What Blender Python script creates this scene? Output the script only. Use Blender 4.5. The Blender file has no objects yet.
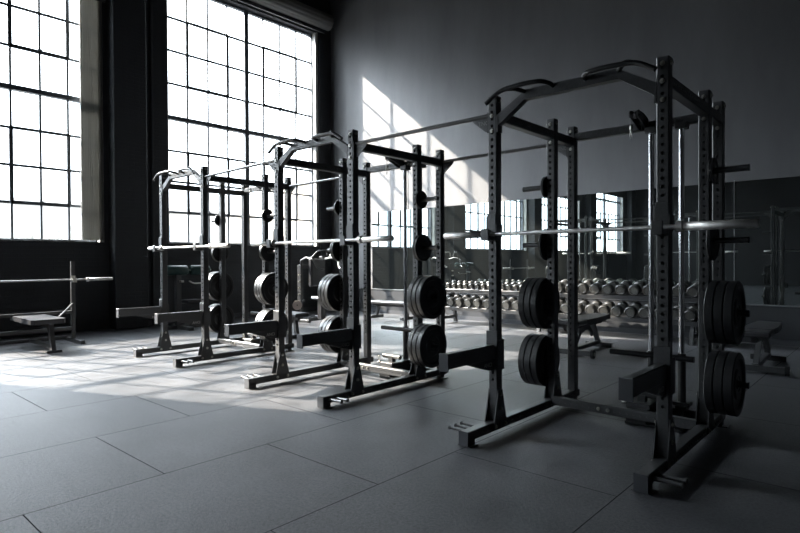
import bpy, bmesh, math, random
from mathutils import Matrix, Vector
random.seed(7)
S = bpy.context.scene
C = S.collection
PI = math.pi

# ------------------------------------------------------------------ mesh building
class MB:
    def __init__(s):
        s.v = []; s.f = []; s.sm = []; s.M = Matrix.Identity(4)
    def at(s, M): s.M = M; return s
    def add(s, vs, fs, smooth=False):
        n = len(s.v)
        for p in vs:
            q = s.M @ Vector(p); s.v.append((q.x, q.y, q.z))
        for f in fs:
            s.f.append(tuple(i + n for i in f)); s.sm.append(smooth)
        return s
    def box(s, x0, x1, y0, y1, z0, z1, c=0.0):
        if c <= 0:
            vs = [(x, y, z) for z in (z0, z1) for y in (y0, y1) for x in (x0, x1)]
            return s.add(vs, [(0,2,3,1), (4,5,7,6), (0,1,5,4), (2,6,7,3), (0,4,6,2), (1,3,7,5)])
        c = min(c, (x1-x0)*.45, (y1-y0)*.45, (z1-z0)*.45)
        vs = []; idx = {}
        for i, x in enumerate((x0, x1)):
            for j, y in enumerate((y0, y1)):
                for k, z in enumerate((z0, z1)):
                    sx, sy, sz = (1 if i == 0 else -1), (1 if j == 0 else -1), (1 if k == 0 else -1)
                    for a, p in (('x', (x, y+sy*c, z+sz*c)), ('y', (x+sx*c, y, z+sz*c)), ('z', (x+sx*c, y+sy*c, z))):
                        idx[(i, j, k, a)] = len(vs); vs.append(p)
        fs = []
        q = lambda *k: idx[k]
        for i in (0, 1):
            f = [q(i,0,0,'x'), q(i,1,0,'x'), q(i,1,1,'x'), q(i,0,1,'x')]; fs.append(f[::-1] if i == 0 else f)
            f = [q(0,i,0,'y'), q(1,i,0,'y'), q(1,i,1,'y'), q(0,i,1,'y')]; fs.append(f if i == 0 else f[::-1])
            f = [q(0,0,i,'z'), q(1,0,i,'z'), q(1,1,i,'z'), q(0,1,i,'z')]; fs.append(f[::-1] if i == 0 else f)
        for i in (0, 1):
            for j in (0, 1):
                fs.append([q(i,j,0,'x'), q(i,j,1,'x'), q(i,j,1,'y'), q(i,j,0,'y')])
                fs.append([q(i,0,j,'x'), q(i,1,j,'x'), q(i,1,j,'z'), q(i,0,j,'z')])
                fs.append([q(0,i,j,'y'), q(1,i,j,'y'), q(1,i,j,'z'), q(0,i,j,'z')])
                for k in (0, 1): fs.append([q(i,j,k,'x'), q(i,j,k,'y'), q(i,j,k,'z')])
        return s.add(vs, fs)
    def cyl(s, p0, p1, r, n=16, r1=None, cap=True):
        p0 = Vector(p0); p1 = Vector(p1); d = (p1-p0).normalized()
        a = d.orthogonal().normalized(); b = d.cross(a); r1 = r if r1 is None else r1
        ang = [2*PI*i/n for i in range(n)]
        vs = [p0 + a*math.cos(t)*r + b*math.sin(t)*r for t in ang] + [p1 + a*math.cos(t)*r1 + b*math.sin(t)*r1 for t in ang]
        s.add(vs, [(i, (i+1) % n, n+(i+1) % n, n+i) for i in range(n)], True)
        if cap: s.add(vs, [tuple(range(n))[::-1], tuple(range(n, 2*n))])
        return s
    def lathe(s, prof, o=(0,0,0), axis='X', n=32, smooth=False):
        o = Vector(o); vs = []
        for a, r in prof:
            for i in range(n):
                t = 2*PI*i/n; u, w = r*math.cos(t), r*math.sin(t)
                vs.append(o + Vector({'X': (a, u, w), 'Y': (u, a, w), 'Z': (u, w, a)}[axis]))
        m = len(prof); fs = []
        for j in range(m-1):
            for i in range(n):
                fs.append((j*n+i, j*n+(i+1) % n, (j+1)*n+(i+1) % n, (j+1)*n+i))
        s.add(vs, fs, smooth)
        return s
    def tube(s, pts, r, n=10, closed=False):
        P = [Vector(p) for p in pts]; m = len(P); T = []
        for i in range(m):
            a = P[(i-1) % m] if (closed or i > 0) else P[i]; b = P[(i+1) % m] if (closed or i < m-1) else P[i]
            T.append((b-a).normalized())
        N = T[0].orthogonal().normalized(); rings = []
        for i in range(m):
            N = (N - T[i]*N.dot(T[i])).normalized(); B = T[i].cross(N)
            rings.append([P[i] + N*math.cos(2*PI*k/n)*r + B*math.sin(2*PI*k/n)*r for k in range(n)])
        vs = [v for R in rings for v in R]
        fs = [(i*n+k, i*n+(k+1) % n, ((i+1) % m)*n+(k+1) % n, ((i+1) % m)*n+k) for i in range(m if closed else m-1) for k in range(n)]
        s.add(vs, fs, True)
        if not closed: s.add(vs, [tuple(range(n))[::-1], tuple(range((m-1)*n, m*n))])
        return s
    def prism(s, poly, axis, a0, a1):
        def P(u, w, a): return {'X': (a, u, w), 'Y': (u, a, w), 'Z': (u, w, a)}[axis]
        n = len(poly)
        vs = [P(u, w, a0) for u, w in poly] + [P(u, w, a1) for u, w in poly]
        return s.add(vs, [tuple(range(n))[::-1], tuple(range(n, 2*n))] + [(i, (i+1) % n, n+(i+1) % n, n+i) for i in range(n)])
    def htube(s, L, w, d, hx=(), hy=(), r=.0115, c=.006, t=.005, ends=True):
        """Hollow square tube along +Z with round holes through the X faces (hx) and Y faces (hy)."""
        def face(org, U, hw, holes):
            org = Vector(org); U = Vector(U); Nn = U.cross(Vector((0,0,1)))
            hs = sorted(h for h in holes if r*1.3 < h < L-r*1.3)
            z = 0.0
            for i, h in enumerate(hs):
                a = h-r*1.6 if (i == 0 or h-r*1.6 > z) else z
                if i+1 < len(hs): b = min(h+r*1.6, (h+hs[i+1])/2)
                else: b = min(h+r*1.6, L)
                a = max(a, z)
                if a > z+1e-5: s.add([org-U*hw+Vector((0,0,z)), org+U*hw+Vector((0,0,z)), org+U*hw+Vector((0,0,a)), org-U*hw+Vector((0,0,a))], [(0,1,2,3)])
                ob = [(hw, h), (hw, b), (0, b), (-hw, b), (-hw, h), (-hw, a), (0, a), (hw, a)]
                ic = [(r*math.cos(k*PI/4), h+r*math.sin(k*PI/4)) for k in range(8)]
                vs = [org+U*u+Vector((0,0,q)) for u, q in ob] + [org+U*u+Vector((0,0,q)) for u, q in ic] + [org+U*u+Vector((0,0,q))-Nn*t for u, q in ic]
                s.add(vs, [(k, (k+1) % 8, 8+(k+1) % 8, 8+k) for k in range(8)] + [(8+k, 8+(k+1) % 8, 16+(k+1) % 8, 16+k) for k in range(8)])
                z = b
            if z < L-1e-5: s.add([org-U*hw+Vector((0,0,z)), org+U*hw+Vector((0,0,z)), org+U*hw+Vector((0,0,L)), org-U*hw+Vector((0,0,L))], [(0,1,2,3)])
        W, D = w/2, d/2
        face((0,-D,0), (1,0,0), W-c, hy); face((0,D,0), (-1,0,0), W-c, hy)
        face((W,0,0), (0,1,0), D-c, hx); face((-W,0,0), (0,-1,0), D-c, hx)
        for sx in (-1, 1):
            for sy in (-1, 1):
                s.add([(sx*(W-c), sy*D, 0), (sx*W, sy*(D-c), 0), (sx*W, sy*(D-c), L), (sx*(W-c), sy*D, L)], [(0,1,2,3)])
        if ends:
            oc = [(W-c, -D), (W, -D+c), (W, D-c), (W-c, D), (-W+c, D), (-W, D-c), (-W, -D+c), (-W+c, -D)]
            for z in (0, L): s.add([(x, y, z) for x, y in oc], [tuple(range(8)) if z else tuple(range(8))[::-1]])
        return s
    def mesh(s, name, mat):
        me = bpy.data.meshes.new(name); me.from_pydata(s.v, [], s.f); me.validate(verbose=False)
        me.polygons.foreach_set('use_smooth', s.sm[:len(me.polygons)] if len(me.polygons) == len(s.sm) else [False]*len(me.polygons))
        bm = bmesh.new(); bm.from_mesh(me); bmesh.ops.recalc_face_normals(bm, faces=bm.faces); bm.to_mesh(me); bm.free()
        me.materials.append(mat); me.update(); return me
    def build(s, name, mat, parent=None, loc=(0,0,0), rz=0):
        o = bpy.data.objects.new(name, s.mesh(name, mat)); C.objects.link(o)
        o.location = loc; o.rotation_euler.z = rz; o.parent = parent
        return o

def tag(o, label=None, cat=None, group=None, kind=None):
    if label: o['label'] = label
    if cat: o['category'] = cat
    if group: o['group'] = group
    if kind: o['kind'] = kind
    return o
def thing(name, label, cat, loc=(0,0,0), rz=0, group=None):
    o = bpy.data.objects.new(name, None); C.objects.link(o); o.location = loc; o.rotation_euler.z = rz
    o.empty_display_size = .1
    return tag(o, label, cat, group)
def kids(o): return [c for c in C.objects if c.parent == o]
def place(o, parent, loc): o.location = loc; o.parent = parent; return o
def part_copy(name, me, parent, loc=(0,0,0), rot=(0,0,0)):
    o = bpy.data.objects.new(name, me); C.objects.link(o); o.parent = parent; o.location = loc; o.rotation_euler = rot; return o
def arc(c, r, a0, a1, n, f): return [f(c[0]+r*math.cos(a0+(a1-a0)*i/n), c[1]+r*math.sin(a0+(a1-a0)*i/n)) for i in range(n+1)]
def bend(pts, r=.05, n=5):
    """Round the corners of a polyline."""
    P = [Vector(p) for p in pts]; out = [P[0]]
    for i in range(1, len(P)-1):
        a = (P[i-1]-P[i]); b = (P[i+1]-P[i]); k = min(r, a.length*.45, b.length*.45)
        A = P[i]+a.normalized()*k; B = P[i]+b.normalized()*k
        for j in range(n+1):
            t = j/n; out.append(A*(1-t)**2 + P[i]*2*t*(1-t) + B*t*t)
    out.append(P[-1]); return out

# ------------------------------------------------------------------ materials
def mat(name, col, rough=.5, metal=0.0, spec=.5, noise=None, bump=None, coat=0):
    m = bpy.data.materials.new(name); m.use_nodes = True; nt = m.node_tree; b = nt.nodes['Principled BSDF']
    b.inputs['Base Color'].default_value = (*col, 1); b.inputs['Roughness'].default_value = rough
    b.inputs['Metallic'].default_value = metal; b.inputs['Specular IOR Level'].default_value = spec
    b.inputs['Coat Weight'].default_value = coat
    tc = nt.nodes.new('ShaderNodeTexCoord')
    if noise:
        sc, lo, hi = noise
        n = nt.nodes.new('ShaderNodeTexNoise'); n.inputs['Scale'].default_value = sc; n.inputs['Detail'].default_value = 6
        nt.links.new(tc.outputs['Object'], n.inputs['Vector'])
        r = nt.nodes.new('ShaderNodeValToRGB'); r.color_ramp.elements[0].position = .3; r.color_ramp.elements[1].position = .7
        r.color_ramp.elements[0].color = (*[c*lo for c in col], 1); r.color_ramp.elements[1].color = (*[c*hi for c in col], 1)
        nt.links.new(n.outputs['Fac'], r.inputs['Fac']); nt.links.new(r.outputs['Color'], b.inputs['Base Color'])
    if bump:
        sc, st = bump
        n = nt.nodes.new('ShaderNodeTexNoise'); n.inputs['Scale'].default_value = sc; n.inputs['Detail'].default_value = 3
        nt.links.new(tc.outputs['Object'], n.inputs['Vector'])
        bp = nt.nodes.new('ShaderNodeBump'); bp.inputs['Strength'].default_value = st; bp.inputs['Distance'].default_value = .01
        nt.links.new(n.outputs['Fac'], bp.inputs['Height']); nt.links.new(bp.outputs['Normal'], b.inputs['Normal'])
    return m
M_rack = mat('black_powder_coat', (.034,.035,.037), .36, spec=.9, noise=(60,.8,1.25))
M_plate = mat('black_rubber_plate', (.009,.0095,.0105), .40, noise=(25,.8,1.3))
M_hub = mat('dark_steel_insert', (.10,.10,.105), .4, 1)
M_steel = mat('satin_steel', (.62,.61,.59), .48, .85, noise=(14,.85,1.1))
M_chrome = mat('chrome', (.62,.63,.65), .2, 1)
M_zinc = mat('zinc_bolt', (.55,.54,.50), .35, 1)
M_knurl = mat('knurled_steel', (.50,.50,.49), .38, 1, bump=(900,.3))
M_pad = mat('black_vinyl', (.040,.040,.043), .30, noise=(8,.85,1.2), bump=(260,.12))
M_padgreen = mat('dark_green_vinyl', (.018,.05,.045), .4, noise=(8,.85,1.2))
M_db = mat('grey_urethane', (.032,.032,.031), .32, noise=(30,.8,1.25))
M_dbcap = mat('brushed_end_cap', (.15,.148,.138), .34, .7, noise=(40,.8,1.15))
M_text = mat('white_print', (.55,.55,.53), .5)
M_text2 = mat('grey_print', (.16,.16,.16), .5)
M_frame = mat('grey_window_paint', (.09,.105,.125), .5, noise=(20,.8,1.2))
M_reveal = mat('pale_reveal_paint', (.40,.40,.38), .6, noise=(5,.8,1.1))
M_blind = mat('grey_green_blind', (.33,.33,.32), .55)
def translucent(m, col, f):
    nt = m.node_tree; b = nt.nodes['Principled BSDF']; o = nt.nodes['Material Output']; t = nt.nodes.new('ShaderNodeBsdfTranslucent'); t.inputs[0].default_value = (*col, 1)
    mx = nt.nodes.new('ShaderNodeMixShader'); mx.inputs[0].default_value = f
    nt.links.new(b.outputs[0], mx.inputs[1]); nt.links.new(t.outputs[0], mx.inputs[2]); nt.links.new(mx.outputs[0], o.inputs[0])
translucent(M_blind, (.36,.36,.345), .45)
M_trim = mat('dark_grey_trim', (.045,.048,.055), .5)
M_ledge = mat('mirror_ledge_aluminium', (.35,.36,.38), .35, .9)
M_disc = mat('pale_cast_disc', (.55,.46,.40), .5)
M_facade = mat('pale_render_facade', (.55,.54,.52), .9, noise=(.4,.95,1.05))
M_facade2 = mat('brown_render_facade', (.50,.44,.38), .9, noise=(.5,.92,1.05))
M_outwin = mat('outside_window_glass', (.30,.33,.36), .3)
M_leaf = mat('bare_twigs', (.36,.36,.34), .9)
M_ground = mat('grey_paving_outside', (.10,.10,.10), .9, noise=(.3,.9,1.1))

def wall_mat(name, col, brick=False, rough=.6):
    m = bpy.data.materials.new(name); m.use_nodes = True; nt = m.node_tree; b = nt.nodes['Principled BSDF']; L = nt.links
    b.inputs['Roughness'].default_value = rough; b.inputs['Specular IOR Level'].default_value = .35
    tc = nt.nodes.new('ShaderNodeTexCoord')
    n = nt.nodes.new('ShaderNodeTexNoise'); n.inputs['Scale'].default_value = 1.3; n.inputs['Detail'].default_value = 8; n.inputs['Roughness'].default_value = .65
    mp = nt.nodes.new('ShaderNodeMapping'); mp.inputs['Scale'].default_value = (1, 1, .28)
    L.new(tc.outputs['Object'], mp.inputs['Vector']); L.new(mp.outputs['Vector'], n.inputs['Vector'])
    r = nt.nodes.new('ShaderNodeValToRGB'); r.color_ramp.elements[0].position = .3; r.color_ramp.elements[1].position = .72
    r.color_ramp.elements[0].color = (*[c*.86 for c in col], 1); r.color_ramp.elements[1].color = (*[c*1.15 for c in col], 1)
    L.new(n.outputs['Fac'], r.inputs['Fac']); L.new(r.outputs['Color'], b.inputs['Base Color'])
    bp = nt.nodes.new('ShaderNodeBump'); bp.inputs['Distance'].default_value = .008
    if brick:
        sx = nt.nodes.new('ShaderNodeSeparateXYZ'); cb = nt.nodes.new('ShaderNodeCombineXYZ')
        L.new(tc.outputs['Object'], sx.inputs[0]); L.new(sx.outputs['Y'], cb.inputs['X']); L.new(sx.outputs['Z'], cb.inputs['Y'])
        bt = nt.nodes.new('ShaderNodeTexBrick'); bt.inputs['Scale'].default_value = 1; bt.inputs['Brick Width'].default_value = .23
        bt.inputs['Row Height'].default_value = .075; bt.inputs['Mortar Size'].default_value = .008; bt.inputs['Mortar Smooth'].default_value = .3
        L.new(cb.outputs[0], bt.inputs['Vector']); inv = nt.nodes.new('ShaderNodeMath'); inv.operation = 'SUBTRACT'; inv.inputs[0].default_value = 1
        L.new(bt.outputs['Fac'], inv.inputs[1]); L.new(inv.outputs[0], bp.inputs['Height']); bp.inputs['Strength'].default_value = .5
    else:
        n2 = nt.nodes.new('ShaderNodeTexNoise'); n2.inputs['Scale'].default_value = 35; L.new(tc.outputs['Object'], n2.inputs['Vector'])
        L.new(n2.outputs['Fac'], bp.inputs['Height']); bp.inputs['Strength'].default_value = .12
    L.new(bp.outputs['Normal'], b.inputs['Normal'])
    return m
M_wallblack = wall_mat('black_painted_brick', (.040,.044,.049), True)
M_wall = wall_mat('charcoal_painted_wall', (.15,.151,.157))
M_panel = wall_mat('slate_wall_base', (.024,.026,.030))
M_ceil = wall_mat('black_ceiling', (.015,.015,.017))

def floor_mat():
    m = bpy.data.materials.new('rubber_floor_tiles'); m.use_nodes = True; nt = m.node_tree; b = nt.nodes['Principled BSDF']; L = nt.links
    N = nt.nodes.new; tc = N('ShaderNodeTexCoord')
    sx = N('ShaderNodeSeparateXYZ'); L.new(tc.outputs['Object'], sx.inputs[0])
    ax = N('ShaderNodeMath'); ax.operation = 'ADD'; ax.inputs[1].default_value = -.88-.77+30.8; L.new(sx.outputs['Y'], ax.inputs[0])
    ay = N('ShaderNodeMath'); ay.operation = 'ADD'; ay.inputs[1].default_value = 3.50+22.8; L.new(sx.outputs['X'], ay.inputs[0])
    cb = N('ShaderNodeCombineXYZ'); L.new(ax.outputs[0], cb.inputs['X']); L.new(ay.outputs[0], cb.inputs['Y'])
    bt = N('ShaderNodeTexBrick'); bt.inputs['Scale'].default_value = 1; bt.inputs['Brick Width'].default_value = 1.54
    bt.inputs['Row Height'].default_value = 1.14; bt.inputs['Mortar Size'].default_value = .0035; bt.inputs['Mortar Smooth'].default_value = .15
    bt.inputs['Color1'].default_value = (.92,.92,.92,1); bt.inputs['Color2'].default_value = (1.08,1.08,1.08,1); bt.inputs['Mortar'].default_value = (.45,.45,.45,1)
    bt.inputs['Bias'].default_value = 0
    L.new(cb.outputs[0], bt.inputs['Vector'])
    n1 = N('ShaderNodeTexNoise'); n1.inputs['Scale'].default_value = 2.2; n1.inputs['Detail'].default_value = 9; n1.inputs['Roughness'].default_value = .7
    L.new(tc.outputs['Object'], n1.inputs['Vector'])
    r1 = N('ShaderNodeValToRGB'); r1.color_ramp.elements[0].position = .32; r1.color_ramp.elements[1].position = .7
    r1.color_ramp.elements[0].color = (.036,.038,.043,1); r1.color_ramp.elements[1].color = (.098,.100,.107,1); L.new(n1.outputs['Fac'], r1.inputs['Fac'])
    n2 = N('ShaderNodeTexNoise'); n2.inputs['Scale'].default_value = 55; n2.inputs['Detail'].default_value = 6; n2.inputs['Roughness'].default_value = .8; L.new(tc.outputs['Object'], n2.inputs['Vector'])
    r2 = N('ShaderNodeValToRGB'); r2.color_ramp.elements[0].position = .35; r2.color_ramp.elements[1].position = .75
    r2.color_ramp.elements[0].color = (.62,.62,.62,1); r2.color_ramp.elements[1].color = (1.6,1.6,1.6,1); L.new(n2.outputs['Fac'], r2.inputs['Fac'])
    m1 = N('ShaderNodeMixRGB'); m1.blend_type = 'MULTIPLY'; m1.inputs[0].default_value = 1; L.new(r1.outputs[0], m1.inputs[1]); L.new(bt.outputs['Color'], m1.inputs[2])
    m2 = N('ShaderNodeMixRGB'); m2.blend_type = 'MULTIPLY'; m2.inputs[0].default_value = 1; L.new(m1.outputs[0], m2.inputs[1]); L.new(r2.outputs[0], m2.inputs[2])
    L.new(m2.outputs[0], b.inputs['Base Color'])
    r3 = N('ShaderNodeMapRange'); r3.inputs['To Min'].default_value = FLOOR_R0; r3.inputs['To Max'].default_value = FLOOR_R1; L.new(n1.outputs['Fac'], r3.inputs['Value'])
    L.new(r3.outputs[0], b.inputs['Roughness']); ms = N('ShaderNodeMath'); ms.operation = 'MULTIPLY_ADD'; ms.inputs[1].default_value = -.5; ms.inputs[2].default_value = .5; L.new(bt.outputs['Fac'], ms.inputs[0])
    m3 = N('ShaderNodeMath'); m3.operation = 'MULTIPLY'; L.new(ms.outputs[0], m3.inputs[0]); L.new(r2.outputs[0], m3.inputs[1]); L.new(m3.outputs[0], b.inputs['Specular IOR Level'])
    bp = N('ShaderNodeBump'); bp.inputs['Strength'].default_value = .8; bp.inputs['Distance'].default_value = .008
    h = N('ShaderNodeMath'); h.operation = 'SUBTRACT'; L.new(n2.outputs['Fac'], h.inputs[0]); L.new(bt.outputs['Fac'], h.inputs[1]); L.new(h.outputs[0], bp.inputs['Height'])
    L.new(bp.outputs['Normal'], b.inputs['Normal'])
    return m
FLOOR_R0, FLOOR_R1 = .28, .52
M_floor = floor_mat()

def glass_mat():
    m = bpy.data.materials.new('window_pane_glass'); m.use_nodes = True; nt = m.node_tree; nt.nodes.clear()
    o = nt.nodes.new('ShaderNodeOutputMaterial'); t = nt.nodes.new('ShaderNodeBsdfTransparent'); g = nt.nodes.new('ShaderNodeBsdfGlossy')
    t.inputs[0].default_value = (.95,.97,.98,1); g.inputs['Roughness'].default_value = .02
    mx = nt.nodes.new('ShaderNodeMixShader'); mx.inputs[0].default_value = .06
    nt.links.new(t.outputs[0], mx.inputs[1]); nt.links.new(g.outputs[0], mx.inputs[2]); nt.links.new(mx.outputs[0], o.inputs[0]); return m
M_glass = glass_mat()
def mirror_mat():
    m = bpy.data.materials.new('silvered_mirror'); m.use_nodes = True; nt = m.node_tree; nt.nodes.clear()
    o = nt.nodes.new('ShaderNodeOutputMaterial'); g = nt.nodes.new('ShaderNodeBsdfGlossy'); d = nt.nodes.new('ShaderNodeBsdfDiffuse')
    g.inputs['Color'].default_value = (.72,.79,.79,1); g.inputs['Roughness'].default_value = 0; d.inputs[0].default_value = (.25,.28,.28,1)
    mx = nt.nodes.new('ShaderNodeMixShader'); mx.inputs[0].default_value = .03
    nt.links.new(g.outputs[0], mx.inputs[1]); nt.links.new(d.outputs[0], mx.inputs[2]); nt.links.new(mx.outputs[0], o.inputs[0]); return m
M_mirror = mirror_mat()

# ------------------------------------------------------------------ the room
XW, YB, XR, YF, ZC = -12.0, 10.5, 5.0, -12.6, 9.3
def struct(name, mb, m): return tag(mb.build(name, m), kind='structure')
struct('floor', MB().box(XW-.35, XR+.2, YF-.2, YB+.2, -.15, 0), M_floor)
struct('ceiling', MB().box(XW-.35, XR+.2, YF-.2, YB+.2, ZC, ZC+.2), M_ceil)
WIN = [(5.80, 9.98), (-.42, 4.42), (-5.60, -1.30), (-11.30, -7.0)]
ZS, ZT = 1.74, 7.55
mb = MB(); edges = [YF]
for a, b in sorted(WIN): edges += [a, b]
edges += [YB]
for i in range(0, len(edges), 2): mb.box(XW-.35, XW, edges[i], edges[i+1], 0, ZC)
for a, b in WIN:
    mb.box(XW-.35, XW, a, b, 0, ZS); mb.box(XW-.35, XW, a, b, ZT, ZC)
struct('wall_left', mb, M_wallblack)
struct('wall_back', MB().box(XW-.35, XR+.2, YB, YB+.2, 0, ZC), M_wall)
struct('wall_right', MB().box(XR, XR+.2, YF, YB, 0, ZC), M_ceil)
struct('wall_front', MB().box(XW, XR, YF-.2, YF, 0, ZC), M_ceil)
for k, y in enumerate((4.55, -1.15, -6.85, -12.4)):
    struct('trim_%d' % (k+1), MB().box(XW, XW+.34, y, y+.65, 0, ZC, .01), M_wallblack)
mb = MB().box(XW, XR, YB-.05, YB, 0, .60); struct('trim_5', mb, M_panel)
struct('trim_6', MB().box(XW, XR, YB-.062, YB, .60, .618), M_ledge)
struct('baseboard_back', MB().box(XW, XR, YB-.062, YB-.05, 0, .09), M_trim)
struct('baseboard_left', MB().box(XW, XW+.015, 5.2, YB-.05, 0, .10), M_trim)
struct('trim_7', MB().box(XW, XW+.05, 5.42, 5.47, 0, ZC, .01).box(XW, XW+.04, 10.05, 10.09, 0, 7.5, .01), M_wallblack)

rows_lo = [ZS+.03+k*(4.50-ZS-.03)/4 for k in range(5)]
rows_hi = [4.58+k*(ZT-.05-4.58)/4 for k in range(5)]
def window(n, y0, y1, half=4):
    root = bpy.data.objects.new('window_%d' % n, None); C.objects.link(root); tag(root, kind='structure'); root.location = (XW-.2, (y0+y1)/2, ZS)
    H = ZT-ZS; h = (y1-y0)/2
    f = MB()
    f.box(-.04,.05, -h, -h+.05, 0, H).box(-.04,.05, h-.05, h, 0, H).box(-.04,.05, -h, h, 0, .045).box(-.04,.05, -h, h, H-.06, H)
    f.box(-.05,.06, -.055, .055, .04, H-.05)                      # centre mullion
    f.box(-.05,.07, -h+.04, h-.04, 4.50-ZS, 4.59-ZS)              # transom
    f.build('window_frame', M_frame, root)
    g = MB(); py = (2*h-.10)/(2*half)
    ys = [-h+.05+py*k for k in range(2*half+1)]
    for k in [q for q in range(1, 2*half) if q != half]: g.box(-.018,.018, ys[k]-.019, ys[k]+.019, .04, H-.05)
    for rr in (rows_lo, rows_hi):
        for k in (1,2,3): g.box(-.012,.012, -h+.04, h-.04, rr[k]-ZS-.023, rr[k]-ZS+.023)
    g.build('glazing_bars', M_frame, root)
    for rr in (rows_lo, rows_hi):
        for c0 in (1, 2*half-3):
            sy0, sy1 = ys[c0], ys[c0+2]; z0, z1 = rr[1]-ZS, rr[3]-ZS
            s = MB()
            s.box(.0,.035, sy0-.035, sy0+.03, z0-.02, z1+.02).box(.0,.035, sy1-.03, sy1+.035, z0-.02, z1+.02)
            s.box(.0,.035, sy0, sy1, z0-.035, z0+.03).box(.0,.035, sy0, sy1, z1-.025, z1+.025)
            sash = s.build('opening_sash', M_frame, root)
            ym = (sy0+sy1)/2
            MB().box(.03,.06, ym-.04, ym+.03, z0, z0+.035).tube([(.05, ym, z0+.03), (.10, ym+.06, z0+.055), (.11, ym+.13, z0+.05)], .008, 6).build('latch', M_frame, sash)
    MB().box(-.006,-.001, -h+.02, h-.02, .02, H-.02).build('glass', M_glass, root)
    MB().box(-.14,.20, -h-.0, h+.0, -.02, .004).build('window_sill', M_reveal, root)
    r = MB(); r.box(.06,.20, h-.03, h-.001, 0, H).box(.12,.205, h-.0, h+.05, 0, H+.03)
    r.box(.06,.20, -h+.001, -h+.02, 0, H)
    r.build('reveal', M_reveal if n != 3 else M_reveal, root)
    return root
for k, (a, b) in enumerate(WIN): window(k+1, a, b, 5 if k == 1 else 4)

# blinds
def blind_roll(y0, y1, label):
    t = thing('rolled_blind', label, 'blind', (XW+.20, (y0+y1)/2, 7.86), 0, 'rolled up window blinds'); h = (y1-y0)/2
    prof = []
    mb = MB(); n = 12; pts = []
    for i in range(n*4):
        a = 2*PI*i/(n*4); r = .205+.014*abs(math.sin(n*a/2)); pts.append((r*math.cos(a)*.85, r*math.sin(a)))
    mb.prism([(x, z) for x, z in pts], 'Y', -h, h).build('fabric_roll', M_blind, t)
    MB().box(-.2,-.02, -h+.05, -h+.09, .1,.26).box(-.2,-.02, h-.09, h-.05, .1,.26).build('wall_bracket', M_trim, t)
    MB().box(-.10,-.05, -h+.1, h-.1, -.30,-.24).build('bottom_rail', M_trim, t)
    return t
blind_roll(5.75, 10.28, 'ribbed grey-green blind rolled up above the window nearest the corner')
M_cloth = mat('added_blackout_cloth', (.10,.10,.095), .8)
for y0_, y1_, lab_ in ((-5.7, -1.2, 'added grey-green blind, lowered out of view to cut light from a left window'), (-11.4, -6.9, 'added grey-green blind, lowered unseen to dim the window farthest behind the camera')):
    br = blind_roll(y0_, y1_, lab_)
    MB().box(-.105,-.095, -(y1_-y0_)/2+.02, (y1_-y0_)/2-.02, (4.2 if y0_ > -8 else 4.8)-7.86,-.05).build('added_blackout_fabric', M_cloth, br)  # unseen lowered cloth, added to keep sky glow off the right-hand floor
br = blind_roll(-.4, 4.6, 'ribbed grey-green blind with unseen cloth added over the left window top to cut sun')
MB().box(-.105,-.095, -2.42,2.4, -1.36,-.05).build('added_blackout_fabric', M_cloth, br)  # unseen cloth added to cut off the floor sun patch by the middle rack
mb = MB(); n = 60; pts = []
for i in range(n+1):
    y = -.20+.40*i/n; pts.append((.035+.022*math.sin(i*1.3), y))
poly = pts + [(x-.02, y) for x, y in pts[::-1]]
st = mb.prism(poly, 'Z', 1.78, 7.7).build('stacked_blind', M_blind, None, (XW-.02, 4.25, 0))
tag(st, 'grey pleated vertical blind gathered at the right edge of the left window', 'blind')

# wall mirrors
edges = [-10.4, -8.32, -6.25, -4.17, -2.10, -.03, 2.04, 4.11]
names = ['leftmost wall mirror, half hidden behind the middle rack', 'second wall mirror from the left, above the left end of the dumbbell rack',
 'third wall mirror from the left, above the left dumbbell rack', 'fourth wall mirror from the left, above the right dumbbell rack',
 'wall mirror right of the bright vertical seam, above the right bench', 'wall mirror beyond the right edge of the picture', 'last wall mirror, far out of frame at right']
for i in range(6):
    a, b = edges[i]+.004, edges[i+1]-.004
    t = thing('wall_mirror', names[i], 'mirror', ((a+b)/2, YB, .62), 0, 'wall mirrors in a row')
    h = (b-a)/2
    MB().box(-h, h, -.014, -.002, 0, 1.98).build('mirror_glass', M_mirror, t)
    if i == 3: MB().box(h-.002, h+.010, -.024, -.002, 0, 2.0).build('edge_strip', M_ledge, t)

# ------------------------------------------------------------------ racks
H, UW = 2.60, .076
DM, DR = .953, 1.36
hz = [.16+.0527*k for k in range(47)]
hz_front = [z for z in [.16+.0527*k for k in range(47)]]
up_me = MB().htube(H-.107, UW, UW, [], [z-.107 for z in hz if z > .4], r=.0125).mesh('upright', M_rack)
bolt_me = MB().cyl((0,0,0), (0,-.004,0), .0155, 14).cyl((0,-.004,0), (0,-.014,0), .011, 6).mesh('bolt', M_zinc)
def bolt(root, p, rz=0): return part_copy('bolt', bolt_me, root, p, (0,0,rz))
def textpart(txt, parent, loc, rot, size, m=None):
    cu = bpy.data.curves.new('lettering', 'FONT'); cu.body = txt; cu.size = size; cu.extrude = .0006; cu.align_x = 'CENTER'; cu.align_y = 'CENTER'
    cu.offset = .0006; cu.materials.append(m or M_text)
    tmp = bpy.data.objects.new('lettering_curve', cu); me = bpy.data.meshes.new_from_object(tmp); bpy.data.objects.remove(tmp); bpy.data.curves.remove(cu)
    o = bpy.data.objects.new('lettering', me); C.objects.link(o); o.parent = parent; o.location = loc; o.rotation_euler = rot; tag(o, 'grey lettering' if m else 'white lettering'); return o
Rx = lambda a: Matrix.Rotation(a, 4, 'X')
Ry = lambda a: Matrix.Rotation(a, 4, 'Y')
T = lambda x, y, z: Matrix.Translation((x, y, z))
ALONG_Y = Rx(-PI/2)      # local z -> +y
ALONG_X = Ry(PI/2)       # local z -> +x

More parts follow.
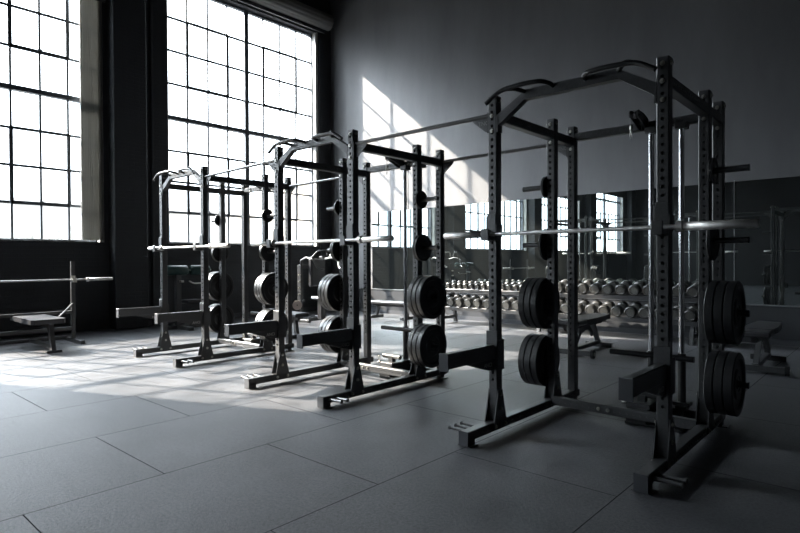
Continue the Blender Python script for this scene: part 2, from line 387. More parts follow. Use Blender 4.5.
def rack(xr, w, y0, label):
    """xr: world x of the right face of the right front upright, w: distance between equal faces."""
    hw = w/2; cx = xr-UW/2-hw
    R = thing('power_rack', label, 'power rack', (cx, y0, 0), 0, 'black power racks in a row')
    for sx in (-1, 1):
        for y in (0, DM, DR): part_copy('upright', up_me, R, (sx*hw, y+UW/2, .107))
        Lb = DR+UW+.386+.03
        b = MB().at(T(sx*hw, -.386, .0725) @ ALONG_Y).htube(Lb, UW, .069, [.2+.0527*k for k in range(30)], [], r=.009)
        b.at(Matrix.Identity(4)).box(sx*hw-.038, sx*hw+.038, -.386, -.30, .006, .06)
        base = b.build('base_rail', M_rack, R)
        MB().box(sx*hw-.041, sx*hw+.041, -.392, -.386, .004, .110).build('end_plate', M_trim, base)
        MB().box(sx*hw-.060, sx*hw+.060, -.375, -.29, 0, .007).build('foot_plate', M_rack, base)
        MB().box(sx*hw-.034, sx*hw+.034, DR, DR+.06, .006, .04).box(sx*hw-.075, sx*hw+.075, DR-.01, DR+.075, 0, .007).build('foot_plate', M_rack, base)
        for y in (0, DM):
            for q in (-1, 1):
                x = sx*hw+q*(UW/2+.0035)
                g = MB().prism([(y-.055,.05), (y+UW+.055,.05), (y+UW+.055,.085), (y+UW-.008,.345), (y+.008,.345), (y-.055,.085)], 'X', x-.003, x+.003)
                gp = g.build('gusset_plate', M_rack, R)
                for by, bz in ((y+UW/2,.31), (y+UW/2,.20), (y-.03,.075), (y+UW+.03,.075)): part_copy('bolt', bolt_me, gp, (x+q*.003, by, bz), (0,0,q*PI/2))
        # top side beam, between the uprights
        for a, c in ((UW, DM), (DM+UW, DR)):
            MB().at(T(sx*hw, a, 2.455) @ ALONG_Y).htube(c-a, UW*.98, .078, [.05+.0527*k for k in range(20) if a < .5], [], r=.0085).build('side_beam', M_rack, R)
        for y in (0, DM, DR):
            bolt(R, (sx*hw-.002, y, 2.555 if y else 2.45)); bolt(R, (sx*hw, y, 2.39 if y else 2.335))
            if y == 0: bolt(R, (sx*hw, y, 2.56)) if sx > 0 else None
            bolt(R, (sx*hw+UW/2, y+UW/2, 2.565), PI/2)
            bolt(R, (sx*hw-UW/2, y+UW/2, 2.565), -PI/2)
        # storage pegs
        for z in (2.00, 1.48, .95, .43):
            x0 = sx*(hw+UW/2); x1 = sx*(hw+UW/2+.245)
            yy = DM+UW/2
            pg = MB().cyl((x0, yy, z), (x1, yy, z), .0225, 18).box(min(x0, x0+sx*.003), max(x0, x0+sx*.003), yy-.033, yy+.033, z-.06, z+.06, .002)
            pg = pg.build('storage_peg', M_rack, R)
            MB().cyl((x1, yy, z), (x1+sx*.006, yy, z), .0245, 18).build('end_cap', M_plate, pg)
        # band pegs on the foot
        for k in range(3 if sx < 0 else 2):
            y = -.345+.075*k+(.03 if sx > 0 else 0); x0 = sx*(hw+UW/2); zz = .095 if sx < 0 else .075
            pl = .115 if sx < 0 else .16; pr = .009 if sx < 0 else .012
            MB().cyl((x0, y, zz), (x0+sx*pl, y, zz+.004), pr, 10).cyl((x0+sx*pl, y, zz+.004), (x0+sx*(pl+.007), y, zz+.004), pr+.006, 12).build('band_peg', M_rack, R)
        # spotter arm
        a = MB().box(sx*hw-.030, sx*hw+.030, -.615, .0, .590, .690, .004)
        a.prism([(-.38,.592), (-.0,.592), (-.0,.495), (-.06,.500)], 'X', sx*hw+.012, sx*hw+.022)
        a.prism([(-.38,.592), (-.0,.592), (-.0,.495), (-.06,.500)], 'X', sx*hw-.022, sx*hw-.012)
        arm = a.build('spotter_arm', M_rack, R)
        MB().box(sx*hw-.040, sx*hw+.040, -.622, -.612, .575, .700, .002).build('end_plate', M_trim, arm)
        MB().box(sx*hw-.050, sx*hw-.0385, -.012, UW+.01, .50, .80, .002).box(sx*hw+.0385, sx*hw+.050, -.012, UW+.01, .50, .73, .002).box(sx*hw-.050, sx*hw+.050, -.014, -.001, .495, .80, .002).build('arm_bracket', M_rack, arm)
        MB().box(sx*hw-.026, sx*hw+.026, -.60, -.02, .690, .697).build('liner_strip', M_plate, arm)
        textpart('ANCI', arm, (sx*hw+.0225, -.10, .548), (PI/2, 0, PI/2), .045)
        # j-cup
        j = MB().box(sx*hw-.040, sx*hw+.040, -.014, -.001, 1.488, 1.70, .003).box(sx*hw-.049, sx*hw-.0385, -.014, .07, 1.52, 1.68, .002)
        j.box(sx*hw+.0385, sx*hw+.047, -.014, .07, 1.52, 1.62, .002)
        j.box(sx*hw-.034, sx*hw+.034, -.10, -.012, 1.493, 1.526, .004).box(sx*hw-.034, sx*hw+.034, -.112, -.098, 1.493, 1.58, .004)
        j.build('j_cup', M_rack, R)
    # floor crossmember and rear top crossmember
    cm = MB().at(T(-hw+UW/2, DM-.036, .100) @ ALONG_X).htube(w-UW, .075, .06, [], [.08+.0527*k for k in range(20)], r=.008).build('floor_crossmember', M_rack, R)
    for x in (-.16, -.08): part_copy('bolt', bolt_me, cm, (x, DM-.066, .10))
    MB().at(T(-hw+UW/2, DR+UW/2, 2.50) @ ALONG_X).htube(w-UW, .07, .06, [], [.06+.0527*k for k in range(21)], r=.0095).build('rear_crossmember', M_rack, R)
    MB().at(T(.10, DR+.02, .06) @ ALONG_X).htube(hw-.10-UW/2, .07, .06, [], [], r=.008).build('rear_floor_tube', M_rack, R)
    # multi-grip pull-up bar
    xa, xb = hw-UW/2, hw-.29
    top = [(-xa,2.45), (-xb,2.595), (xb,2.595), (xa,2.45)]; bot = [(xa,2.365), (xb+.015,2.525), (-xb-.015,2.525), (-xa,2.365)]
    g = MB().prism(top+bot, 'Y', .006, .062)
    grip = g.build('multi_grip_bar', M_rack, R)
    for sx in (-1, 1):
        MB().box(min(sx*xa, sx*(xa-.012)), max(sx*xa, sx*(xa-.012)), 0, .068, 2.32, 2.45).build('mounting_plate', M_rack, grip)
        dz = -.015 if sx < 0 else -.035
        p = [(sx*(hw-.01), -.10, 2.535), (sx*(hw-.13), -.10, 2.610), (sx*(hw-.34), -.10, 2.620), (sx*(hw-.46), -.09, 2.615), (sx*(hw-.50), -.02, 2.59), (sx*(hw-.50), .02, 2.58)]
        p = [(x, y, z+(dz if y < -.05 else dz*.3)) for x, y, z in p]
        MB().tube(bend(p, .07, 6), .0165, 12).tube(bend([(sx*(hw-.16), -.10, 2.612+dz), (sx*(hw-.22), -.05, 2.605), (sx*(hw-.28), .02, 2.58)], .05), .0165, 12).build('grip_handle', M_plate, grip)
    # cable pulley tower
    c1, c2 = .125, .365; yc = DR-.035
    for x in (c1, c2):
        gr = MB().cyl((x, yc, .13), (x, yc, 2.42), .0225, 18).build('guide_rod', M_chrome, R); tag(gr, 'polished chrome guide rod')
        MB().cyl((x, yc, .10), (x, yc, .56), .033, 16).box(x-.045, x+.045, yc-.04, yc+.04, .095, .13, .004).build('rod_sleeve', M_rack, gr)
        MB().box(x-.045, x+.045, yc-.035, yc+.06, 2.42, 2.47, .004).build('top_cap', M_rack, gr)
    MB().cyl((c1-.33, yc-.06, .53), (c2+.11, yc-.06, .53), .024, 16).cyl((c1, yc-.06, .53), (c1, yc, .53), .02, 10).cyl((c2, yc-.06, .53), (c2, yc, .53), .02, 10).build('foot_roller', M_plate, R)
    pb = MB()
    for x in (.02, .08):
        pb.prism([(DR+.005,2.46), (DR+.005,2.555), (DR-.10,2.585), (DR-.24,2.59), (DR-.27,2.57), (DR-.26,2.53), (DR-.15,2.50), (DR-.05,2.46)], 'X', x, x+.008)
    pb = pb.box(.02,.088, DR-.10, DR-.03, 2.50, 2.56).build('pulley_bracket', M_rack, R)
    MB().lathe([(-.02,.012), (-.02,.038), (-.012,.030), (.008,.030), (.016,.038), (.016,.012)], (.055, DR-.225, 2.55), 'X', 24, True).cyl((.005, DR-.225, 2.55), (.10, DR-.225, 2.55), .009, 10).build('pulley_wheel', M_hub, pb)
    cb = MB().cyl((.03, DR-.245, 2.545), (.03, DR-.245, 2.43), .004, 8).build('cable', M_plate, pb)
    MB().tube([(.03, DR-.245+.018*math.cos(t), 2.395+.038*math.sin(t)) for t in [2*PI*i/16 for i in range(16)]], .0045, 6, True).cyl((.03, DR-.245, 2.43), (.03, DR-.245, 2.46), .012, 10).build('carabiner', M_zinc, pb)
    MB().cyl((c1+.06, yc-.01, .2), (c1+.06, yc-.01, 2.45), .004, 8).build('cable', M_plate, R)
    # weight trolley resting at the bottom of the rods
    tr = MB().box(c1-.07, c2+.07, yc-.055, yc+.05, .135, .165, .004).box(c1-.09, c1+.10, DM+.02, yc, .135, .175, .004).cyl((c1-.12, DM+.12, .235), (c1+.14, DM+.12, .235), .026, 14).box(c1-.02, c1+.04, DM+.09, DM+.15, .17, .23)
    tr = tr.build('weight_trolley', M_rack, R)
    MB().tube([(c1-.11, DM+.03+.012*math.cos(t), .215+.034*math.sin(t)) for t in [2*PI*i/14 for i in range(14)]], .005, 6, True).cyl((c1-.12, DM+.03, .165), (c1-.09, DM+.03, .18), .014, 10).build('carabiner', M_zinc, tr)
    MB().box(c1-.10, c2+.10, DM+.02, yc+.05, 0, .022, .003).box(c1-.08, c1+.08, DM+.0, yc, .02, .137).box(c2-.03, c2+.03, yc-.04, yc+.03, .02, .137).build('tower_base', M_rack, R)
    return R, cx, hw

RACKS = [('nearest', -1.096, 1.241, 3.707, 1), ('middle', -3.940, 1.192, 3.72, 2), ('farthest', -6.889, 1.1715, 3.80, 2)]
info = {}
rl = {'nearest': 'black steel power rack at right, nearest the camera, with two big plate stacks each side',
      'middle': 'black steel power rack in the middle of the row of three',
      'farthest': 'black steel power rack at the far left end of the row, before the tall window'}
for nm, xr, w, y0, nmed in RACKS: info[nm] = rack(xr, w, y0, rl[nm]) + (y0, nmed)

# pull-up bars that join neighbouring racks
for (a, b) in (('middle', 'nearest'), ('farthest', 'middle')):
    _, ca, ha, ya, _ = info[a]; _, cb_, hb, yb, _ = info[b]
    xs, xe = ca+ha+UW/2, cb_-hb-UW/2
    for q, (dy, where) in enumerate(((.034, 'front'), (DR+.034, 'rear'))):
        L = xe-xs; t = thing('pull_up_bar', 'thin round pull-up bar joining the %s and %s racks at their %s uprights' % (a, b, where), 'pull-up bar', (xs, ya+dy, 2.465), math.atan2(yb-ya, L), 'pull-up bars joining the racks')
        MB().cyl((.004,0,0), (L-.004,0,0), .0165, 14).build('bar', M_rack, t)
        for s, x in ((1, 0.002), (-1, L-.002)):
            g = MB().prism([(x, -.13), (x+s*.035, -.125), (x+s*.15, -.035), (x+s*.16, -.012), (x, -.012)], 'Y', -.004, .004).box(min(x, x+s*.006), max(x, x+s*.006), -.03, .03, -.14, .02).build('bracket', M_rack, t)
            textpart('TNC', g, (x+s*.058, -.0047, -.055), (PI/2, 0, 0), .045, M_text2)

# ------------------------------------------------------------------ weight plates (axis X, origin at the centre)
def plate_meshes(r, th):
    h = th/2
    if r > .2:
        prof = [(-h*.55,.030), (-h*.55,.060), (-h*.8,.065), (-h*.8,.10), (-h*.45,.115), (-h*.45,r-.055), (-h,r-.042), (-h,r-.008), (-h+.006,r), (h-.006,r), (h,r-.008), (h,r-.042), (h*.45,r-.055), (h*.45,.115), (h*.8,.10), (h*.8,.065), (h*.55,.060), (h*.55,.030)]
    else:
        prof = [(-h*.7,.030), (-h*.7,r-.03), (-h,r-.022), (-h,r-.005), (-h+.004,r), (h-.004,r), (h,r-.005), (h,r-.022), (h*.7,r-.03), (h*.7,.030)]
    body = MB().lathe(prof, n=56).mesh('weight_plate', M_plate)
    hub = MB().lathe([(-h*.85,.0235), (-h*.85,.034), (h*.85,.034), (h*.85,.0235), (-h*.85,.0235)], n=24).mesh('hub', M_hub)
    return body, hub
PM = {'small': (plate_meshes(.098, .030), .030), 'medium': (plate_meshes(.145, .027), .028), 'big': (plate_meshes(.232, .060), .0625)}
pegname = {2.00: 'top', 1.48: 'second-highest', .95: 'second-lowest', .43: 'lowest'}
def plate(kind, x, y, z, label, group, side):
    (body, hub), th = PM[kind]
    o = bpy.data.objects.new('weight_plate', body); C.objects.link(o); o.location = (x, y, z); o.rotation_euler.x = random.uniform(0, 6)
    tag(o, label, 'weight plate', group)
    hb = bpy.data.objects.new('hub', hub); C.objects.link(hb); hb.parent = o
for nm in ('nearest', 'middle', 'farthest'):
    _, cx, hw, y0, nmed = info[nm]
    for s, side in ((-1, 'left'), (1, 'right')):
        for z, kind, n in ((2.00, 'small', 1), (1.48, 'medium', nmed), (.95, 'big', 3), (.43, 'big', 3)):
            th = PM[kind][1]; x = cx+s*(hw+UW/2+.003+th/2)
            
            for k in range(n):
                pos = '' if n == 1 else (('innermost', 'outermost') if n == 2 else ('innermost', 'middle', 'outermost'))[k] + ' '
                plate(kind, x+s*k*th, y0+DM+UW/2, z, '%s%s black weight plate on the %s %s peg of the %s rack' % (pos, kind, pegname[z], side, nm), 'weight plates on the racks', side)
# ------------------------------------------------------------------ barbells
def barbell(loc, rz, label, L=2.18, sl=.42):
    t = thing('barbell', label, 'barbell', loc, rz, 'steel barbells'); h = L/2
    MB().cyl((-h+sl,0,0), (h-sl,0,0), .0145, 16).build('shaft', M_knurl, t)
    for s in (-1, 1):
        x = s*(h-sl)
        MB().lathe([(x, .0), (x, .026), (s*(h-.004), .026), (s*h, .022), (s*h, .0)], (0,0,0), 'X', 20, True).build('sleeve', M_steel, t)
        MB().lathe([(x-s*.005, .014), (x-s*.005, .036), (x+s*.030, .036), (x+s*.030, .025)], (0,0,0), 'X', 24).build('collar', M_steel, t)
    return t
Zb = 1.526+.0147
barbell((-1.70, 3.707-.055, Zb), 0, 'steel barbell resting on the front hooks of the nearest rack')
barbell((-4.47, 3.72-.055, Zb), 0, 'steel barbell resting on the front hooks of the middle rack')
barbell((-7.27, 3.80-.055, Zb), 0, 'steel barbell resting on the front hooks of the farthest rack')

# ------------------------------------------------------------------ benches
def pad(mb, x0, x1, y0, y1, z0, z1, M=Matrix.Identity(4)):
    mb.at(M).box(x0, x1, y0, y1, z0, z1, .022)
    return mb
def adjustable_bench(loc, rz, label, back=.02):
    """Pads run along +Y; the low wheel end is at -Y."""
    t = thing('adjustable_bench', label, 'weight bench', loc, rz, 'adjustable benches')
    MB().prism([(-.15,.0), (.15,.0), (.17,.30), (.14,.98), (.11,1.02), (-.11,1.02), (-.14,.98), (-.17,.30)], 'Z', .43, .50).build('backrest', M_pad, t).location = (0,-.30,0)
    MB().box(-.17,.17, -.68,-.33, .43,.50, .02).build('seat', M_pad, t)
    MB().box(-.035,.035, -.60, .62, .365,.425, .004).build('pad_rail', M_rack, t)
    MB().box(-.035,.035, -.55,.55, .05,.11, .004).build('base_beam', M_rack, t)
    MB().box(-.30,.30, -.60,-.53, .03,.10, .004).build('front_foot', M_rack, t)
    MB().box(-.20,.20, .53,.60, .0,.07, .004).build('rear_foot', M_rack, t)
    MB().prism([(-.50,.10), (-.40,.10), (-.12,.37), (-.22,.37)], 'X', -.03,.03).build('front_post', M_rack, t)
    MB().prism([(.50,.06), (.57,.06), (.36,.37), (.28,.37)], 'X', -.03,.03).build('rear_post', M_rack, t)
    a = MB()
    pts = [(.02+.32*math.cos(u), .12+.26*math.sin(u)) for u in [PI*.12+PI*.55*i/8 for i in range(9)]]
    inn = [(.02+.25*math.cos(u), .12+.19*math.sin(u)) for u in [PI*.12+PI*.55*i/8 for i in range(9)]]
    a.prism(pts+inn[::-1], 'X', -.012, .012).build('ladder_arc', M_rack, t)
    for sx in (-1, 1):
        w = MB().cyl((sx*.30,-.565,.06), (sx*.34,-.565,.06), .058, 18).build('wheel', M_plate, t)
        MB().cyl((sx*.341,-.565,.06), (sx*.346,-.565,.06), .025, 12).build('wheel_hub', M_zinc, w)
    MB().tube(bend([(-.03,.62,.39), (-.09,.67,.39), (.09,.67,.39), (.03,.62,.39)], .03), .011, 8).build('handle', M_rack, t)
    return t
adjustable_bench((-3.52, 7.98, 0), math.radians(3), 'black adjustable bench between the nearest rack and the dumbbells')
adjustable_bench((-1.35, 8.26, 0), math.radians(2), 'black adjustable bench at far right under the mirror')
def flat_bench(loc, rz, label, L=1.15, zt=.44, m=None):
    t = thing('flat_bench', label, 'weight bench', loc, rz, 'flat benches')
    MB().box(-.15,.15, -L/2, L/2, zt-.07, zt, .02).build('pad', m or M_pad, t)
    MB().box(-.03,.03, -L/2+.1, L/2-.1, zt-.13, zt-.07, .004).build('pad_rail', M_rack, t)
    for s in (-1, 1):
        MB().prism([(s*(L/2-.2),.05), (s*(L/2-.13),.05), (s*(L/2-.18),zt-.12), (s*(L/2-.25),zt-.12)], 'X', -.03,.03).box(-.22,.22, min(s*(L/2-.2), s*(L/2-.12)), max(s*(L/2-.2), s*(L/2-.12)), 0,.06,.004).build('leg', M_rack, t)
    return t
flat_bench((-8.95, 9.65, 0), PI/2+.05, 'low black flat bench against the mirror wall, left of the dumbbell racks', 1.25, .40)
flat_bench((-8.25, 6.15, 0), PI/2, 'small black flat bench standing just behind the farthest rack', .9)

# bench press at left
t = thing('bench_press', 'black bench press station with upright posts, under the left window', 'bench press', (-10.5, 2.80, 0))
MB().prism([(.0,-.13), (.25,-.22), (1.35,-.23), (1.40,-.19), (1.40,.19), (1.35,.23), (.25,.22), (.0,.13)], 'Z', .43, .50).build('pad', M_pad, t).location = (-.34,-.06,0)
MB().box(-.3,.93, -.035,.035, .36,.43,.004).box(-.05,.98, -.03,.03, .05,.11,.004).build('frame_beam', M_rack, t)
lg = MB().prism([(.96,0), (1.06,0), (.93,.40), (.82,.40)], 'Y', -.03,.03).box(.95,1.07, -.10,.10, 0,.03).build('leg', M_rack, t)
for s in (-1, 1):
    MB().at(T(0, s*.60, 0)).htube(1.36, .06, .06, [.3+.1*k for k in range(10)], [], r=.009).box(-.35,.45, -.03,.03, 0,.06,.004).build('upright', M_rack, t)
    MB().box(.03,.10, s*.60-.03, s*.60+.03, 1.005,1.035).box(.095,.115, s*.60-.03, s*.60+.03, 1.005,1.08).box(.03,.04, s*.60-.03, s*.60+.03, 1.01,1.12).build('bar_hook', M_zinc, t)
    if s > 0: MB().cyl((.02, s*.60, .66), (.40, s*.20, .40), .012, 8).build('brace', M_rack, t)
MB().box(-.03,.03, -.60,.60, .20,.26,.004).box(-.33,-.27, -.60,.60, .02,.08,.004).box(-.03,.03, -.60,.60, .48,.53,.004).build('crossbar', M_rack, t)
barbell((-10.5+.068, 2.92, 1.05), PI/2, 'steel barbell lying on the bench press under the left window', 2.2, .42)

# ------------------------------------------------------------------ machines by the window wall
t = thing('roller_pad_machine', 'black post machine with two dark green roller pads under the corner window', 'exercise machine', (-10.9, 5.62, 0))
MB().box(-.05,.05, -.22,-.12, 0,1.12,.004).box(-.35,.55, -.22,-.12, 0,.07,.004).box(-.06,.06, -.5,.35, 0,.07,.004).build('post', M_rack, t)
MB().cyl((0,-.45,1.17), (0,.55,1.17), .018, 10).box(-.03,.03, -.2,-.14, 1.05,1.19).build('roller_axle', M_zinc, t)
for a, b in ((-.42,.02), (.10,.50)):
    MB().lathe([(a,.02), (a,.085), (a+.02,.10), (b-.02,.10), (b,.085), (b,.02)], (0,0,1.17), 'Y', 24, True).build('roller_pad', M_padgreen, t)
MB().tube(bend([(.1,.02,.95), (.1,.12,.90), (.1,.45,.90), (.1,.50,.95)], .04), .015, 8).box(-.02,.12,-.16,-.10,.93,.97).build('handle', M_zinc, t)
MB().box(-.14,.14, -.05,.30, .50,.57,.02).box(-.04,.04,-.14,.1,.44,.50).build('knee_pad', M_pad, t)

t = thing('chest_press_machine', 'plate-loaded chest press machine with bent grips in the corner behind the middle rack', 'exercise machine', (-10.0, 8.15, 0), .15)
MB().box(-.30,.30, -.45,-.37, 0,.07,.004).box(-.30,.30, .42,.50, 0,.07,.004).box(-.04,.04, -.45,.5, .0,.07,.004).box(-.05,.05, .30,.40, .05,1.45,.004).box(-.05,.05, -.42,-.34, .05,1.25,.004).box(-.04,.04, -.42,.40, 1.18,1.26,.004).build('machine_frame', M_rack, t)
MB().box(.08,.20, -.22,.24, .78,1.40,.03).build('back_pad', M_pad, t)
MB().box(.12,.52, -.2,.22, .48,.56,.03).box(.2,.3,-.04,.04,.05,.48).build('seat', M_pad, t)
for s in (-1, 1):
    MB().tube(bend([(0, s*.34, 1.36), (.20, s*.40, 1.42), (.42, s*.42, 1.38), (.50, s*.36, 1.18), (.62, s*.30, 1.16)], .06), .022, 10).tube(bend([(.36,s*.42,1.40), (.42,s*.28,1.56), (.52,s*.10,1.58), (.50,s*.05,1.46)], .05), .016, 8).tube([(0, s*.34, 1.36), (0, s*.34, .50), (.12, s*.38, .48)], .028, 10).build('press_arm', M_zinc if s > 0 else M_rack, t)
for k in range(4): MB().cyl((.06,-.44,.62+.14*k), (.06,-.50,.62+.14*k), .018, 10).build('adjustment_pin', M_zinc, t)
def machine_plate(x, y, z, label, m):
    o = MB().lathe([(-.03,.02), (-.03,.19), (-.025,.20), (.025,.20), (.03,.19), (.03,.02)], n=36).build('weight_plate', m, None, (x, y, z)); o.rotation_euler.z = -.7
    tag(o, label, 'weight plate', 'plates on the chest press')
    return o
pd = machine_plate(-9.92, 7.62, .42, 'black weight plate leaning on the corner chest press machine', M_plate)
pd.location = (-9.85, 7.45, .215)
kd = MB().lathe([(-.02,.015), (-.02,.10), (.02,.10), (.02,.015)], n=24).build('steel_disc', M_disc, None, (-9.62, 7.44, .41)); kd.rotation_euler.z = -.7
tag(kd, 'small pale round disc on top of the plate by the chest press', 'disc')

# ------------------------------------------------------------------ dumbbells on two racks
def dumbbell_meshes(r, hl, gap):
    """axis along Y, origin at the centre."""
    g = gap/2
    def head(s): return MB().lathe([(s*g,.012), (s*g,r*.72), (s*(g+.012),r*.94), (s*(g+.02),r), (s*(g+hl-.02),r), (s*(g+hl-.008),r*.95), (s*(g+hl),r*.80)], axis='Y', n=20, smooth=False).lathe([(s*(g+hl),r*.80), (s*(g+hl-.004),r*.72)], axis='Y', n=20).mesh('head', M_db)
    def cap(s): return MB().cyl((0, s*(g+hl-.012), 0), (0, s*(g+hl-.002), 0), r*.66, 20).cyl((0, s*(g+hl-.002), 0), (0, s*(g+hl+.001), 0), r*.22, 12).mesh('end_cap', M_dbcap)
    hd = MB().lathe([(-g-.01,.014), (-g*.5,.0155), (0,.018), (g*.5,.0155), (g+.01,.014)], axis='Y', n=14, smooth=True).mesh('handle', M_chrome)
    return head(-1), head(1), cap(-1), cap(1), hd
DBM = {'large': dumbbell_meshes(.094, .115, .13), 'medium': dumbbell_meshes(.080, .10, .13), 'small': dumbbell_meshes(.060, .085, .12)}
ORD = ['first','second','third','fourth','fifth','sixth','seventh','eighth','ninth','tenth','eleventh','twelfth','thirteenth','fourteenth','fifteenth','sixteenth','seventeenth']
def dumbbell(kind, x, y, z, rz, label, group, tilt):
    o = thing('dumbbell', label, 'dumbbell', (x, y, z), rz, group); o.rotation_euler.x = tilt
    m = DBM[kind]
    for nm, me in zip(('head', 'head', 'end_cap', 'end_cap', 'handle'), m): part_copy(nm, me, o)
TILT = math.radians(12)     # trays lean towards the room
def dumbbell_rack(x0, x1, label, side, upper, lower):
    cx = (x0+x1)/2; h = (x1-x0)/2
    t = thing('dumbbell_rack', label, 'dumbbell rack', (cx, 9.85, 0), 0, 'two-tier dumbbell racks under the mirror')
    for s in (-1, 1):
        x = s*(h-.10)
        f = MB().prism([(-.32,0), (-.25,0), (-.18,.36), (-.24,.36)], 'X', x-.03, x+.03).prism([(.18,0), (.25,0), (.12,.80), (.05,.80)], 'X', x-.03, x+.03)
        f.box(x-.025, x+.025, -.26,.20, .09,.15).prism([(-.25,.33), (.14,.40), (.14,.46), (-.25,.38)], 'X', x-.03, x+.03)
        f.build('end_frame', M_rack, t)
    for z, y, nm in ((.36, -.12, 'lower'), (.72, .06, 'upper')):
        M = T(0, y, z) @ Rx(TILT)
        tr = MB().at(M).box(-h, h, -.17,-.11, -.02,.045,.004).box(-h, h, .11,.17, -.02,.045,.004).box(-h, h, -.17,.17, -.03,-.018)
        tr.box(-h-.01, -h+.01, -.18,.18, -.04,.07).box(h-.01, h+.01, -.18,.18, -.04,.07).build('tray', M_rack, t)
    for (kind, n, z, y, nm) in ((lower, 11, .36, -.12, 'lower'), (upper[0], upper[1], .72, .06, 'upper')):
        r = {'large': .094, 'medium': .080, 'small': .060}[kind]
        for k in range(n):
            x = x0+.12+(x1-x0-.24)*k/(n-1)
            M = T(0, 9.85+y, z) @ Rx(TILT); p = M @ Vector((0,0,.046+r))
            dumbbell(kind, x, p.y, p.z, random.uniform(-.03,.03), '%s %s dumbbell from the left on the %s tray of the %s rack' % (ORD[k], kind, nm, side), 'dumbbells on the two-tier racks', TILT)
dumbbell_rack(-7.50, -5.02, 'two-tier dumbbell rack with small dumbbells on top, left of its twin', 'left', ('small', 16), 'large')
dumbbell_rack(-4.92, -2.40, 'two-tier dumbbell rack with large dumbbells on both trays, right of its twin', 'right', ('large', 11), 'large')

# ------------------------------------------------------------------ outside the windows
struct('ground', MB().box(-90, XW-.36, -60, 70, -1.2, -1.0), M_ground)
def building(loc, w, d, h, m, label, nx, nz):
    t = thing('building', label, 'building', loc, 0, 'pale buildings outside')
    MB().box(-d, 0, -w/2, w/2, 0, h).box(-d-.2,.2, -w/2-.2, w/2+.2, h, h+.5).build('wall', m, t)
    for i in range(nx):
        for k in range(nz):
            y = -w/2+(i+.5)*w/nx; z = 1.4+k*3.2
            f = MB().box(-.05,.06, y-.8, y+.8, z-.1, z+1.7).build('window', M_facade, t)
            MB().box(.05,.08, y-.7, y+.7, z, z+1.6).build('pane', M_outwin, f)
    return t
building((-58, 26, -1), 26, 10, 7.5, M_facade, 'long pale low building across the yard, seen through the corner window', 6, 2)
building((-44, 42.5, -1), 9, 10, 10.5, M_facade2, 'tall tan building corner at the right side of the corner window', 2, 3)
def tree(loc, h, label, seed):
    rnd = random.Random(seed); t = thing('bare_tree', label, 'tree', loc, 0, 'bare trees outside')
    tk = MB(); br = MB()
    tk.cyl((0,0,0), (0,0,h*.45), .16, 8, .10)
    def grow(p, d, l, r, n):
        q = p+d*l; br.cyl(p, q, r, 5, r*.6, cap=False)
        if n:
            for _ in range(3 if n > 1 else 4):
                e = (d+Vector((rnd.uniform(-1,1), rnd.uniform(-1,1), rnd.uniform(-.3,.8)))*.75).normalized(); grow(q, e, l*.72, r*.6, n-1)
    for _ in range(6):
        d = Vector((rnd.uniform(-.8,.8), rnd.uniform(-.8,.8), 1)).normalized(); grow(Vector((0,0,h*rnd.uniform(.25,.45))), d, h*.2, .07, 4)
    tk.build('trunk', M_leaf, t); br.build('branches', M_leaf, t)
building((-72, -32.1, -1), 10.46, 8, 62, M_facade, 'tall slender pale sun blocker added out of view beyond the left edge', 3, 18).rotation_euler.z = math.atan(.43)  # added sun blocker, out of view: keeps direct sun off the foreground floor
tree((-30, 5.2, -1), 5.6, 'bare leafless tree seen low through the left window', 3)
tree((-31, 8.6, -1), 5.0, 'smaller bare tree seen at the right of the left window', 5)

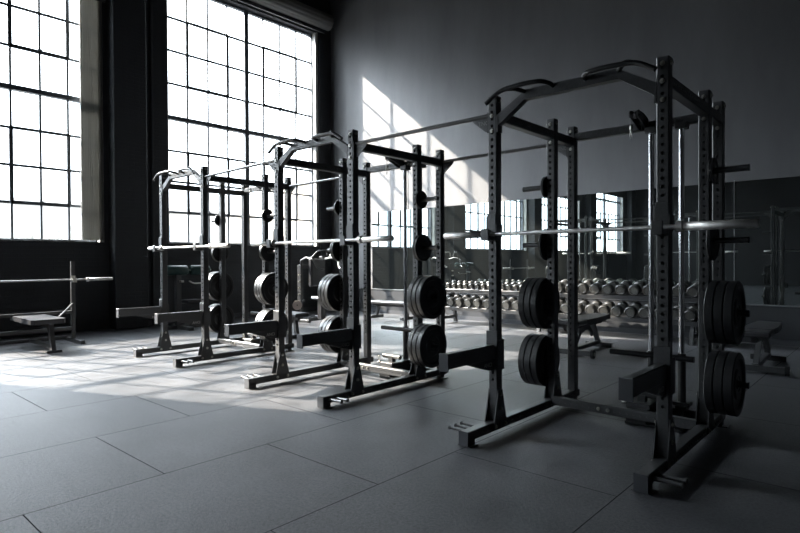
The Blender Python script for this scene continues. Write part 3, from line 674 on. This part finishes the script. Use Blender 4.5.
# ------------------------------------------------------------------ light
SKY, GLOW, GLOW_N, SUN = 6.0, 165.0, 34.0, 31.0
w = bpy.data.worlds.new('World'); S.world = w; w.use_nodes = True
sd = Vector((1, .43, -.82)).normalized()
def sky():
    # hazy bright sky: even veil, a broad glow round the sun, dimmer below the horizon
    nt = w.node_tree; L = nt.links; N = nt.nodes.new; bg = nt.nodes['Background']; tc = N('ShaderNodeTexCoord')
    def m(op, a, b=None, c=None):
        n = N('ShaderNodeMath'); n.operation = op
        for i, v in enumerate((a, b, c)):
            if v is None: continue
            if isinstance(v, (int, float)): n.inputs[i].default_value = v
            else: L.new(v, n.inputs[i])
        return n.outputs[0]
    nz = N('ShaderNodeVectorMath'); nz.operation = 'NORMALIZE'; L.new(tc.outputs['Generated'], nz.inputs[0])
    d = N('ShaderNodeVectorMath'); d.operation = 'DOT_PRODUCT'; d.inputs[1].default_value = -sd; L.new(nz.outputs[0], d.inputs[0])
    g = m('POWER', m('MAXIMUM', d.outputs['Value'], 0.0), GLOW_N)
    sx = N('ShaderNodeSeparateXYZ'); L.new(nz.outputs[0], sx.inputs[0])
    up = N('ShaderNodeMapRange'); up.inputs['From Min'].default_value = -.06; up.inputs['From Max'].default_value = .04; up.inputs['To Min'].default_value = .3; L.new(sx.outputs['Z'], up.inputs['Value'])
    L.new(m('MULTIPLY', m('ADD', m('MULTIPLY', g, GLOW), SKY), up.outputs[0]), bg.inputs[1])
    bg.inputs[0].default_value = (.88, .94, 1.0, 1)
sky()
sl = bpy.data.lights.new('sun', 'SUN'); sl.energy = SUN; sl.angle = math.radians(.6); sl.color = (1.0, .87, .73)
so = bpy.data.objects.new('sun', sl); C.objects.link(so); so.rotation_euler = sd.to_track_quat('-Z', 'Y').to_euler(); so.location = (-30, 0, 20)
for k, (a, b) in enumerate(WIN):
    al = bpy.data.lights.new('window_portal', 'AREA'); al.shape = 'RECTANGLE'; al.size = ZT-ZS; al.size_y = b-a; al.cycles.is_portal = True
    ao = bpy.data.objects.new('window_portal', al); C.objects.link(ao); ao.location = (XW-.34, (a+b)/2, (ZS+ZT)/2); ao.rotation_euler = (0, -PI/2, 0)

# ------------------------------------------------------------------ camera
cam = bpy.data.cameras.new('camera'); co = bpy.data.objects.new('camera', cam); C.objects.link(co); S.camera = co
cam.sensor_width = 36; cam.lens = 564.7154/800*36; cam.clip_start = .05; cam.clip_end = 300
yaw, pitch, roll = .7321, -.0104, -.0051
F = Vector((-math.sin(yaw)*math.cos(pitch), math.cos(yaw)*math.cos(pitch), math.sin(pitch))); R_ = Vector((math.cos(yaw), math.sin(yaw), 0)); U = R_.cross(F)
R2 = R_*math.cos(roll)+U*math.sin(roll); U2 = U*math.cos(roll)-R_*math.sin(roll)
co.matrix_world = Matrix(((R2.x, U2.x, -F.x, 0), (R2.y, U2.y, -F.y, 0), (R2.z, U2.z, -F.z, 1.3434), (0,0,0,1)))

vs = S.view_settings; vs.view_transform = 'Standard'; vs.look = 'None'; vs.exposure = .42; vs.gamma = 1; vs.use_curve_mapping = False
cy = S.cycles; cy.use_denoising = True; cy.denoiser = 'OPENIMAGEDENOISE'; cy.max_bounces = 8; cy.diffuse_bounces = 4; cy.glossy_bounces = 5
cy.transparent_max_bounces = 12; cy.sample_clamp_indirect = 6; cy.caustics_reflective = False; cy.caustics_refractive = False
